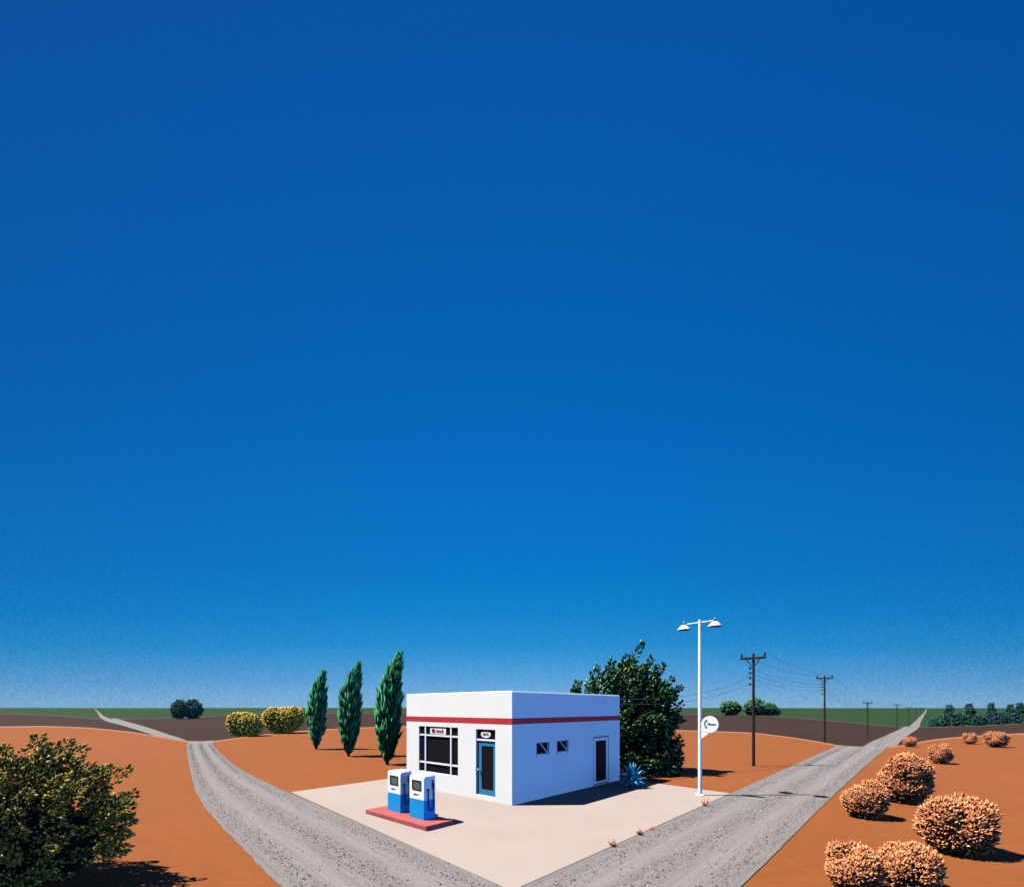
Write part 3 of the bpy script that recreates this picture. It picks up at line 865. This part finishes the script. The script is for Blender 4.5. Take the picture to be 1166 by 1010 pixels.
def tufted(name, base, label, cat, tufts, leafL, leafW, mat, twigmat, inner, trunk_r, per, group=None, cores=()):
    r = empty(name, base); tag(r, label, cat, group)
    B = np.array(base)
    P, D = [], []
    for b_, t_, rad in tufts:
        p, d_ = tuft_leaves(np.array(b_) - B, np.array(t_) - B, rad, per)
        P.append(p); D.append(d_)
    c, rad, n = inner
    u = unit(n); p = (np.array(c) - B) + u * np.array(rad) * (rng.uniform(0.3, 1, n) ** 0.4)[:, None]
    P.append(p); D.append(u + rng.normal(size=(n, 3)) * 0.5 + np.array([0.3, 0, 0.4]))
    P, D = np.concatenate(P), np.concatenate(D)
    keep = P[:, 2] > 0.04
    P, D = P[keep], D[keep]
    Lf = leafL * rng.uniform(0.7, 1.3, len(P))
    leaf_mesh('crown', P, D, Lf, Lf * leafW, Lf * leafW * 0.45, mat, r)
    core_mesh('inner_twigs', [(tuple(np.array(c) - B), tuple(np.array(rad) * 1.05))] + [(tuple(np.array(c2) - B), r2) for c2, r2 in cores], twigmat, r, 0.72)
    # trunk with limbs reaching into the crown
    bm = bmesh.new()
    top_ = np.array(c) - B + np.array([0, 0, rad[2] * 0.35])
    tube(bm, [(0, 0, -0.1), tuple(top_ * 0.4), tuple(top_)], [trunk_r, trunk_r * 0.8, trunk_r * 0.4], 10)
    for i in range(0, len(tufts), max(1, len(tufts) // 24)):
        b_ = np.array(tufts[i][0]) - B; t_ = np.array(tufts[i][1]) - B
        k = min(0.9, max(0.12, b_[2] / max(0.1, top_[2]) * 0.55))
        tube(bm, [tuple(top_ * k), tuple((top_ * k + b_) / 2 + np.array([0, 0, 0.05])), tuple(b_), tuple((b_ * 0.3 + t_ * 0.7))], [trunk_r * 0.4, trunk_r * 0.28, trunk_r * 0.17, 0.006], 6)
    obj('trunk', bm, M['trunk'], r, smooth=0.8)
    return r

def envelope_tufts(c, rad, n, ln, tr, lean, z_min=0.15):
    out = []
    for k in range(n):
        zc = 1 - 2 * (k + 0.5) / n; a = k * 2.39996
        u = np.array([math.sqrt(1 - zc * zc) * math.cos(a), math.sqrt(1 - zc * zc) * math.sin(a), zc]) + rng.normal(size=3) * 0.1
        u /= np.linalg.norm(u)
        p = np.array(c) + u * np.array(rad) * random.uniform(0.68, 0.88)
        if p[2] < z_min: p[2] = z_min + random.random() * 0.3
        d = u * 0.6 + np.array(lean) + rng.normal(size=3) * 0.1
        d /= np.linalg.norm(d)
        L_ = ln * random.uniform(0.8, 1.2)
        out.append((p - d * L_ * 0.35, p + d * L_ * 0.7, tr * random.uniform(0.85, 1.15)))
    return out

# big dark tree behind the gas station
def plumes(spec, side, jit, rad, depth_jit, back=0.0):
    out = []
    for px, py, d, dx, dz, ln in spec:
        t = np.array(atd(px, py, d + back)); v = np.array([dx, 0, dz]); v /= np.linalg.norm(v)
        out.append((t - v * ln, t, rad * random.uniform(0.9, 1.1)))
        for k in range(side):
            o_ = rng.normal(size=3) * np.array([jit, depth_jit, jit]) - v * ln * random.uniform(0.25, 0.5)
            out.append((t + o_ - v * ln * 0.7, t + o_, rad * random.uniform(0.75, 0.95)))
    return out
TB = (6.4, 24.3, 0.0)
big = plumes([(659, 776, 23.2, 0.3, 0.9, 1.3), (681, 759, 23, 0.35, 0.9, 1.8), (698, 752, 23, 0.4, 0.9, 1.9), (714, 747, 23.3, 0.42, 0.9, 1.8), (731, 734, 23.2, 0.5, 0.85, 2.4), (742, 750, 23, 0.55, 0.8, 1.9),
              (756, 757, 23.3, 0.62, 0.78, 2.0), (766, 772, 23, 0.68, 0.72, 1.8), (777, 781, 23.2, 0.74, 0.65, 1.8), (777, 801, 22.8, 0.8, 0.55, 1.6), (777, 818, 23.2, 0.84, 0.48, 1.5), (772, 838, 23, 0.85, 0.45, 1.3), (776, 846, 22.8, 0.9, 0.35, 1.3), (777, 865, 23.2, 0.9, 0.3, 1.3), (774, 876, 22.4, 0.95, 0.15, 1.2)], 2, 0.1, 0.31, 0.4, 1.1)
big += envelope_tufts((6.3, 24.3, 2.75), (1.9, 1.75, 2.5), 72, 1.5, 0.32, (0.5, -0.05, 0.7))
for k in range(34):
    a = 2 * PI * k / 34; q = np.array([6.35 + 2.05 * math.cos(a), 24.3 + 1.8 * math.sin(a), random.uniform(0.25, 1.1)])
    v = np.array([math.cos(a) * 0.6 + 0.2, math.sin(a) * 0.6, 0.35]); big.append((q - v * 0.9, q + v * 0.5, 0.36))
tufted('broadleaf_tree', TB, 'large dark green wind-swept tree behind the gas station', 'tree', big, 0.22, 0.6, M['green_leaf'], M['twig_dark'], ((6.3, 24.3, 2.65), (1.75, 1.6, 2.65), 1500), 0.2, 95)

# dark olive bush in the near left corner
OB = (-9.55, 8.95, 0.0)
ol = plumes([(8, 851, 9, 0.3, 0.9, 0.8), (45, 838, 9, 0.5, 0.85, 0.8), (58, 848, 8.8, 0.5, 0.85, 0.7), (78, 843, 9.2, 0.6, 0.75, 0.8), (96, 851, 8.9, 0.72, 0.65, 0.9), (104, 871, 8.7, 0.72, 0.65, 0.7), (124, 874, 9.1, 0.78, 0.6, 0.8), (147, 876, 9, 0.85, 0.5, 0.9),
             (155, 902, 9, 0.88, 0.45, 0.9), (150, 916, 8.7, 0.92, 0.35, 0.7), (151, 931, 9, 0.92, 0.32, 0.7), (147, 948, 8.8, 0.95, 0.25, 0.7), (144, 965, 8.6, 0.95, 0.2, 0.6), (22, 864, 8.6, 0.4, 0.9, 0.7), (-20, 850, 9, 0.3, 0.9, 0.8), (-40, 870, 9, 0.1, 0.9, 0.8)], 1, 0.06, 0.2, 0.25)
ol += envelope_tufts((-9.6, 8.95, 1.05), (1.6, 1.15, 1.25), 110, 0.62, 0.17, (0.5, -0.12, 0.45), 0.08)
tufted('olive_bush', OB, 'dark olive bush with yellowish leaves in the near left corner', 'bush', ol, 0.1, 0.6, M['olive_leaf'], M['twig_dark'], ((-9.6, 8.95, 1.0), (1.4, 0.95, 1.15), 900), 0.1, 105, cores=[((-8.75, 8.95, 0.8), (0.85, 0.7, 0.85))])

# three cypresses
for px, py, tpx, tpy, w_px, lab in ((360, 853, 372, 760, 23, 'smallest slender cypress, farthest from the gas station'), (397, 861, 413, 750, 28, 'middle slender cypress of the three'), (441, 870.5, 460, 738, 32, 'tallest slender cypress, next to the gas station wall')):
    b = at(px, py); d = b.y
    h = (py - tpy) * d / F; R = 0.64 * w_px * d / F / 2; bend = (tpx - px) * d / F
    r = empty('cypress', b); tag(r, lab, 'tree', 'cypresses beside the gas station')
    n = 2300
    t = rng.uniform(0.015, 1.0, n)
    pr = np.interp(t, [0, 0.08, 0.2, 0.4, 0.6, 0.8, 0.92, 1.0], [0.12, 0.42, 0.8, 0.97, 0.9, 0.58, 0.28, 0.0])
    a = rng.uniform(0, 2 * PI, n)
    lob = 0.88 + 0.16 * np.sin(a * 5 + t * 23 + px)
    rad = R * pr * lob * np.sqrt(rng.uniform(0.45, 1.0, n))
    out = np.stack([np.cos(a), np.sin(a), 0 * a], 1)
    axis = np.stack([bend * 0.7 * t ** 3.5, 0 * t, h * (0.005 + 0.92 * t)], 1)
    P = axis + out * rad[:, None]
    D = out * (0.32 * (1 - 0.5 * t))[:, None] + np.array([0, 0, 1.0]) + np.stack([0.08 + 0.3 * t ** 4, 0 * t, 0 * t], 1) + rng.normal(size=(n, 3)) * 0.09
    spike = rng.uniform(0, 1, n) < 0.27
    Lf = np.where(spike, rng.uniform(0.6, 0.95, n), rng.uniform(0.25, 0.5, n)) * (0.6 + 0.45 * pr)
    P = np.where(spike[:, None], axis + out * (R * pr * lob * 1.06)[:, None], P)
    D = D + np.where(spike[:, None], out * 0.14, 0)
    leaf_mesh('crown', P, D, Lf, Lf * 0.25, Lf * 0.2, M['cypress_leaf'], r, 0.4)
    bm = bmesh.new(); tt = np.linspace(0, 0.93, 9)
    tube(bm, [(bend * 0.7 * x ** 3.5, 0, -0.1 + h * 0.95 * x) for x in tt], [0.11 * (1 - 0.9 * x) for x in tt], 8); obj('trunk', bm, M['trunk'], r, smooth=0.8)

# blue agave in the shade by the side door
ag = empty('agave', (5.5, 20.95, 0.0)); ag.location = (Vector(((719.5 - CX) * 19.3 / F, 19.3, Z0)))
tag(ag, 'bright blue spiky agave at the rear corner of the gas station', 'plant')
bm = bmesh.new()
for ring_, (cnt, tilt, ln) in enumerate(((11, 1.75, 0.44), (10, 1.45, 0.54), (10, 1.15, 0.62), (9, 0.8, 0.72), (8, 0.45, 0.8), (4, 0.15, 0.8))):
    for k in range(cnt):
        a = 2 * PI * (k + 0.5 * ring_) / cnt + random.uniform(-0.12, 0.12)
        hd = Vector((math.cos(a), math.sin(a), 0)); side = Vector((-math.sin(a), math.cos(a), 0))
        prev = None
        for j in range(7):
            s = j / 6
            tl = tilt + 0.75 * s * s * tilt
            p = hd * (math.sin(tilt) * s * ln * (1 + 0.1 * s)) + Vector((0, 0, 0.3 + math.cos(tilt) * s * ln - 0.18 * s ** 2.5 * tilt * ln))
            wd = 0.062 * (1 - s ** 2.2) * (0.7 + 0.6 * math.sin(PI * min(1, s + 0.15))) + 0.003
            th_ = 0.014 * (1 - s * 0.8)
            cur = [bm.verts.new(p + side * wd + Vector((0, 0, 0.012))), bm.verts.new(p - Vector((0, 0, th_))), bm.verts.new(p - side * wd + Vector((0, 0, 0.012)))]
            if prev:
                bm.faces.new((prev[0], cur[0], cur[1], prev[1])); bm.faces.new((prev[1], cur[1], cur[2], prev[2])); bm.faces.new((prev[2], cur[2], cur[0], prev[0]))
            else:
                bm.faces.new(cur)
            prev = cur
        bm.faces.new(list(reversed(prev)))
me = bpy.data.meshes.new('leaves'); bm.to_mesh(me); bm.free(); link_mesh('leaves', me, M['agave'], ag)
bm = bmesh.new(); lathe(bm, [(0.0, 0.0), (0.09, 0.0), (0.08, 0.2), (0.1, 0.34), (0.06, 0.46), (0.0, 0.48)], 12); obj('stem', bm, M['twig_dark'], ag, smooth=0.9)

# dry grass tufts on the road edge
for px, py, h_px, lab in ((697, 964, 9, 'orange grass tuft nearest the camera on the forecourt edge'), (729, 951, 9, 'orange grass tuft second nearest on the forecourt edge'), (742, 945, 4.5, 'tiniest orange grass tuft on the forecourt edge'), (802.5, 918, 11, 'orange grass tuft at the foot of the lamp post')):
    b = at(px, py); hh = h_px * b.y / F
    b.z = 0.02
    n = 26
    a = rng.uniform(0, 2 * PI, n); sp = rng.uniform(0.1, 0.75, n)
    D = np.stack([np.cos(a) * sp, np.sin(a) * sp, np.ones(n)], 1)
    P = np.stack([np.cos(a) * 0.03, np.sin(a) * 0.03, np.zeros(n) - 0.02], 1)
    o = leaf_mesh('grass_tuft', P, D, hh * rng.uniform(0.6, 1.15, n), 0.03, 0.02, M['tuft'], None, 0.35)
    o.location = b
    tag(o, lab, 'grass tuft', 'grass tufts along the forecourt edge')

# ------------------------------------------------------------------ distant trees
def far_round(name, px, ybase, w_px, h_px, d, label, mat, group, n=700, nl=5):
    x = (px - CX) * d / F
    z = ground_z(x, d)
    w = w_px * d / F; top = CAM_H - (ybase - h_px - HY) * d / F
    h = top - z
    r = empty(name, (x, d, z)); tag(r, label, 'tree', group)
    R = w / 2
    lumps = [((0, 0, h * 0.5), (R * 0.75, R * 0.6, h * 0.48))]
    for k in range(nl):
        s = -1 + 2 * k / (nl - 1)
        lumps.append(((s * R * 0.66, random.uniform(-0.3, 0.2) * R, h * random.uniform(0.32, 0.6)), (R * 0.34, R * 0.34, h * random.uniform(0.25, 0.36))))
    P, N = lumps_surface(n, lumps)
    D = N + rng.normal(size=P.shape) * 0.4 + np.array([0, 0, 0.35])
    Lf = w * 0.14 * rng.uniform(0.6, 1.3, len(P))
    P -= N * (rng.uniform(0, 0.25, len(P)) * R)[:, None]
    P[:, 2] = np.maximum(P[:, 2], 0.02 * h)
    leaf_mesh('crown', P, D, Lf, Lf * 0.6, Lf * 0.5, mat, r)
    bm = bmesh.new(); tube(bm, [(0, 0, -0.2), (0, 0, h * 0.4), (R * 0.1, 0, h * 0.8)], [w * 0.035, w * 0.028, w * 0.01], 8)
    for k in range(4):
        a = 2 * PI * k / 4 + 0.4
        tube(bm, [(0, 0, h * (0.25 + 0.07 * k)), (R * 0.5 * math.cos(a), R * 0.4 * math.sin(a), h * 0.6)], [w * 0.018, w * 0.006], 6)
    obj('trunk', bm, M['trunk'], r)
far_round('distant_tree', 204.5, 817, 18, 20, 225, 'left dark teal tree of the far pair beyond the left road', M['teal_leaf'], 'far trees on the green field', 900)
far_round('distant_tree', 219, 817.3, 22, 20, 228, 'right dark teal tree of the far pair beyond the left road', M['teal_leaf'], 'far trees on the green field', 900)
far_round('distant_tree', 832, 814, 23, 15, 330, 'smallest round green tree on the horizon left of the nearest pole', M['far_leaf'], 'far trees on the green field', 900)
far_round('distant_tree', 860, 815.5, 26, 19, 320, 'green tree on the horizon directly behind the nearest pole', M['far_leaf'], 'far trees on the green field', 900)
far_round('distant_tree', 876, 816, 20, 15, 318, 'low green tree on the horizon just right of the nearest pole', M['far_leaf'], 'far trees on the green field', 900)

def conifer(px, ytop, w_px, d, label, shape):
    x = (px - CX) * d / F; z = ground_z(x, d)
    h = CAM_H - (ytop - HY) * d / F - z; R = w_px * d / F / 2
    r = empty('conifer', (x, d, z)); tag(r, label, 'tree', 'trees in the right hand tree line')
    n = 420
    t = rng.uniform(0, 1, n) ** 1.25; a = rng.uniform(0, 2 * PI, n)
    if shape == 'cone': pr = np.interp(t, [0, 0.12, 1], [0.8, 1.0, 0.05]) * (0.78 + 0.3 * np.abs(np.sin(t * 15 + px)))
    else: pr = np.interp(t, [0, 0.3, 0.7, 1], [0.8, 1.0, 0.8, 0.1]) * (0.8 + 0.2 * np.sin(a * 3 + px))
    rad = R * pr * np.sqrt(rng.uniform(0.3, 1, n))
    out = np.stack([np.cos(a), np.sin(a), 0 * a], 1)
    P = out * rad[:, None] + np.stack([0 * t, 0 * t, h * (0.03 + 0.88 * t)], 1)
    D = out * 0.8 + np.array([0.1, 0, 0.75]) + rng.normal(size=P.shape) * 0.3
    Lf = R * rng.uniform(0.22, 0.5, n)
    leaf_mesh('crown', P, D, Lf, Lf * 0.5, Lf * 0.35, M['conifer_leaf'], r)
    bm = bmesh.new(); tube(bm, [(0, 0, -0.2), (0, 0, h * 0.5), (0, 0, h * 0.9)], [R * 0.09, R * 0.07, R * 0.02], 8)
    for k in range(5):
        tube(bm, [(0, 0, h * (0.2 + 0.12 * k)), (R * 0.6 * math.cos(k * 2.4), R * 0.6 * math.sin(k * 2.4), h * (0.28 + 0.12 * k))], [R * 0.03, R * 0.01], 5)
    obj('trunk', bm, M['trunk'], r)
TL = [(1063, 818, 11, 'round', 'lowest leftmost bushy tree of the right tree line'), (1072, 813, 13, 'round', 'low bushy tree leaning on the first tall conifer of the tree line'), (1080.5, 801, 17, 'cone', 'first tall pointed conifer from the left of the tree line'),
      (1092, 810, 12, 'round', 'short tree between the first and second tall conifers'), (1104, 799.5, 16, 'cone', 'second tall pointed conifer from the left of the tree line'), (1115, 813, 13, 'round', 'short tree right of the second tall conifer'),
      (1128.5, 799, 15, 'cone', 'third tall pointed conifer from the left of the tree line'), (1139, 810, 13, 'round', 'short tree right of the third tall conifer'), (1150, 801, 15, 'cone', 'fourth tall pointed conifer from the left of the tree line'),
      (1161, 799, 16, 'cone', 'tall conifer at the right edge of the picture'), (1175, 801, 17, 'cone', 'conifer just beyond the right edge of the picture')]
for i, (px, yt, w_px, shp, lab) in enumerate(TL):
    d = 5.5 * F / (float(interp(EDGE_B, px)) - HY) * 1.03 + (4 if shp == 'round' else 0)
    conifer(px, yt, w_px, d, lab, shp)

# ------------------------------------------------------------------ light, sky, camera
EL, AZ = math.radians(57.5), math.radians(-92.0)      # sun high in the left, azimuth clockwise from +Y
to_sun = Vector((math.cos(EL) * math.sin(AZ), math.cos(EL) * math.cos(AZ), math.sin(EL)))
sl = bpy.data.lights.new('sun', 'SUN'); sl.energy = 5.0; sl.angle = math.radians(0.5); sl.color = (1.0, 0.965, 0.91)
so = bpy.data.objects.new('sun', sl); so.rotation_euler = (-to_sun).to_track_quat('-Z', 'Y').to_euler(); so.location = (-40, 0, 60)
col.objects.link(so)

w = bpy.data.worlds.new('World'); scene.world = w; w.use_nodes = True
nt = w.node_tree
bg = nt.nodes['Background']
sky = nt.nodes.new('ShaderNodeTexSky'); sky.sky_type = 'NISHITA'; sky.sun_disc = False
sky.sun_elevation = EL; sky.sun_rotation = AZ; sky.altitude = 800; sky.ozone_density = 3.0; sky.dust_density = 0.3
geo = nt.nodes.new('ShaderNodeTexCoord')
sep = nt.nodes.new('ShaderNodeSeparateXYZ'); nt.links.new(geo.outputs['Generated'], sep.inputs[0])
FILL_GLOW = 1.36  # unseen blue sky patch added behind the camera to light the shaded wall
K = 0.5 / 0.1                        # photograph's sky colour -> radiance at exposure +1 and strength 0.1
stops = [(0.0, (128, 178, 216)), (0.02, (118, 174, 218)), (0.0584, (88, 160, 216)), (0.1, (58, 150, 213)), (0.134, (34, 141, 208)), (0.2, (10, 129, 204)), (0.285, (2, 119, 199)), (0.506, (1, 103, 187)), (0.696, (1, 92, 174)), (0.804, (2, 84, 166)), (0.86, (5, 78, 158)), (1.0, (3, 44, 100))]  # last stop darkens the unseen zenith to deepen ground shadows
def mth(op, *ins):
    n = nt.nodes.new('ShaderNodeMath'); n.operation = op
    for k_, v_ in enumerate(ins):
        if isinstance(v_, (int, float)): n.inputs[k_].default_value = v_
        else: nt.links.new(v_, n.inputs[k_])
    return n.outputs[0]
x2 = mth('MULTIPLY', sep.outputs[0], sep.outputs[0])
el_ = mth('DIVIDE', sep.outputs[2], mth('SQRT', mth('MAXIMUM', mth('SUBTRACT', 1.0, x2), 0.2)))
bk = nt.nodes.new('ShaderNodeMapRange'); bk.interpolation_type = 'SMOOTHSTEP'; nt.links.new(sep.outputs[1], bk.inputs[0])
bk.inputs[1].default_value = -0.45; bk.inputs[2].default_value = 0.05; bk.inputs[3].default_value = 0.3; bk.inputs[4].default_value = 1.0  # unseen sky behind the camera dimmed to deepen ground shadows
side_dim = mth('MULTIPLY', mth('SUBTRACT', 1.0, mth('MULTIPLY', x2, 0.22)), bk.outputs[0])
rc = ramp(nt, el_, [(p, tuple(x * 1.0 for x in lin(*c))) for p, c in stops])
vm = nt.nodes.new('ShaderNodeVectorMath'); vm.operation = 'SCALE'; nt.links.new(mth('MULTIPLY', side_dim, K), vm.inputs['Scale'])
nt.links.new(rc, vm.inputs[0])
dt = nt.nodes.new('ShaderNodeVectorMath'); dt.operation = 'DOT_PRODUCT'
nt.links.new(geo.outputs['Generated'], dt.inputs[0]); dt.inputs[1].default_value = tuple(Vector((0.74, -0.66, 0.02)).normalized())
fill_glow = ramp(nt, dt.outputs['Value'], [(0.6, (0, 0, 0)), (0.82, (0.5, 1.15, 3.2)), (1.0, (0.9, 2.1, 5.8))], 'EASE')
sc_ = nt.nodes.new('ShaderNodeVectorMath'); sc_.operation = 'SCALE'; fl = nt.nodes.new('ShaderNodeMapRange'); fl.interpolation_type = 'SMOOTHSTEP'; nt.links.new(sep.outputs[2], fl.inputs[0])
fl.inputs[1].default_value = 0.08; fl.inputs[2].default_value = 0.42; fl.inputs[3].default_value = K * FILL_GLOW; fl.inputs[4].default_value = 0.0
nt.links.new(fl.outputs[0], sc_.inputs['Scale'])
nt.links.new(fill_glow, sc_.inputs[0])
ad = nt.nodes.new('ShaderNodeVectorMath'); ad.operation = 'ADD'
gr = nt.nodes.new('ShaderNodeMapRange'); gr.inputs[1].default_value = 0.3; gr.inputs[2].default_value = 0.7
nt.links.new(noise(nt, geo.outputs['Generated'], 300, 1, 0.5), gr.inputs[0])
amp = ramp(nt, sep.outputs[2], [(0.0, 0.24), (0.12, 0.2), (0.3, 0.08), (0.6, 0.045), (1.0, 0.04)])
m1 = nt.nodes.new('ShaderNodeMath'); m1.operation = 'SUBTRACT'; nt.links.new(gr.outputs[0], m1.inputs[0]); m1.inputs[1].default_value = 0.5
m2 = nt.nodes.new('ShaderNodeMath'); m2.operation = 'MULTIPLY_ADD'; nt.links.new(m1.outputs[0], m2.inputs[0]); nt.links.new(amp, m2.inputs[1]); m2.inputs[2].default_value = 1.0
gs = nt.nodes.new('ShaderNodeVectorMath'); gs.operation = 'SCALE'; nt.links.new(m2.outputs[0], gs.inputs['Scale'])
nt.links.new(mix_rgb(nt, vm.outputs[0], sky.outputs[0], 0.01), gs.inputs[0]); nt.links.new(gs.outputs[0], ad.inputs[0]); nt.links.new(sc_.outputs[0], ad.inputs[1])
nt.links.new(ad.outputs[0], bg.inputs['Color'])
bg.inputs['Strength'].default_value = 0.1

cam = bpy.data.cameras.new('camera'); co_ = bpy.data.objects.new('camera', cam); col.objects.link(co_)
co_.location = (0, 0, CAM_H); co_.rotation_euler = (PI / 2, 0, 0)
cam.sensor_fit = 'HORIZONTAL'; cam.sensor_width = 36; cam.lens = 36 * F / 1166
cam.shift_y = (HY - 505) / 1166
cam.clip_end = 60000; cam.clip_start = 0.1
scene.camera = co_
scene.view_settings.view_transform = 'Standard'; scene.view_settings.look = 'None'
scene.cycles.max_bounces = 4; scene.cycles.diffuse_bounces = 0; scene.cycles.glossy_bounces = 2
scene.view_settings.exposure = 1.0; scene.view_settings.gamma = 1.0
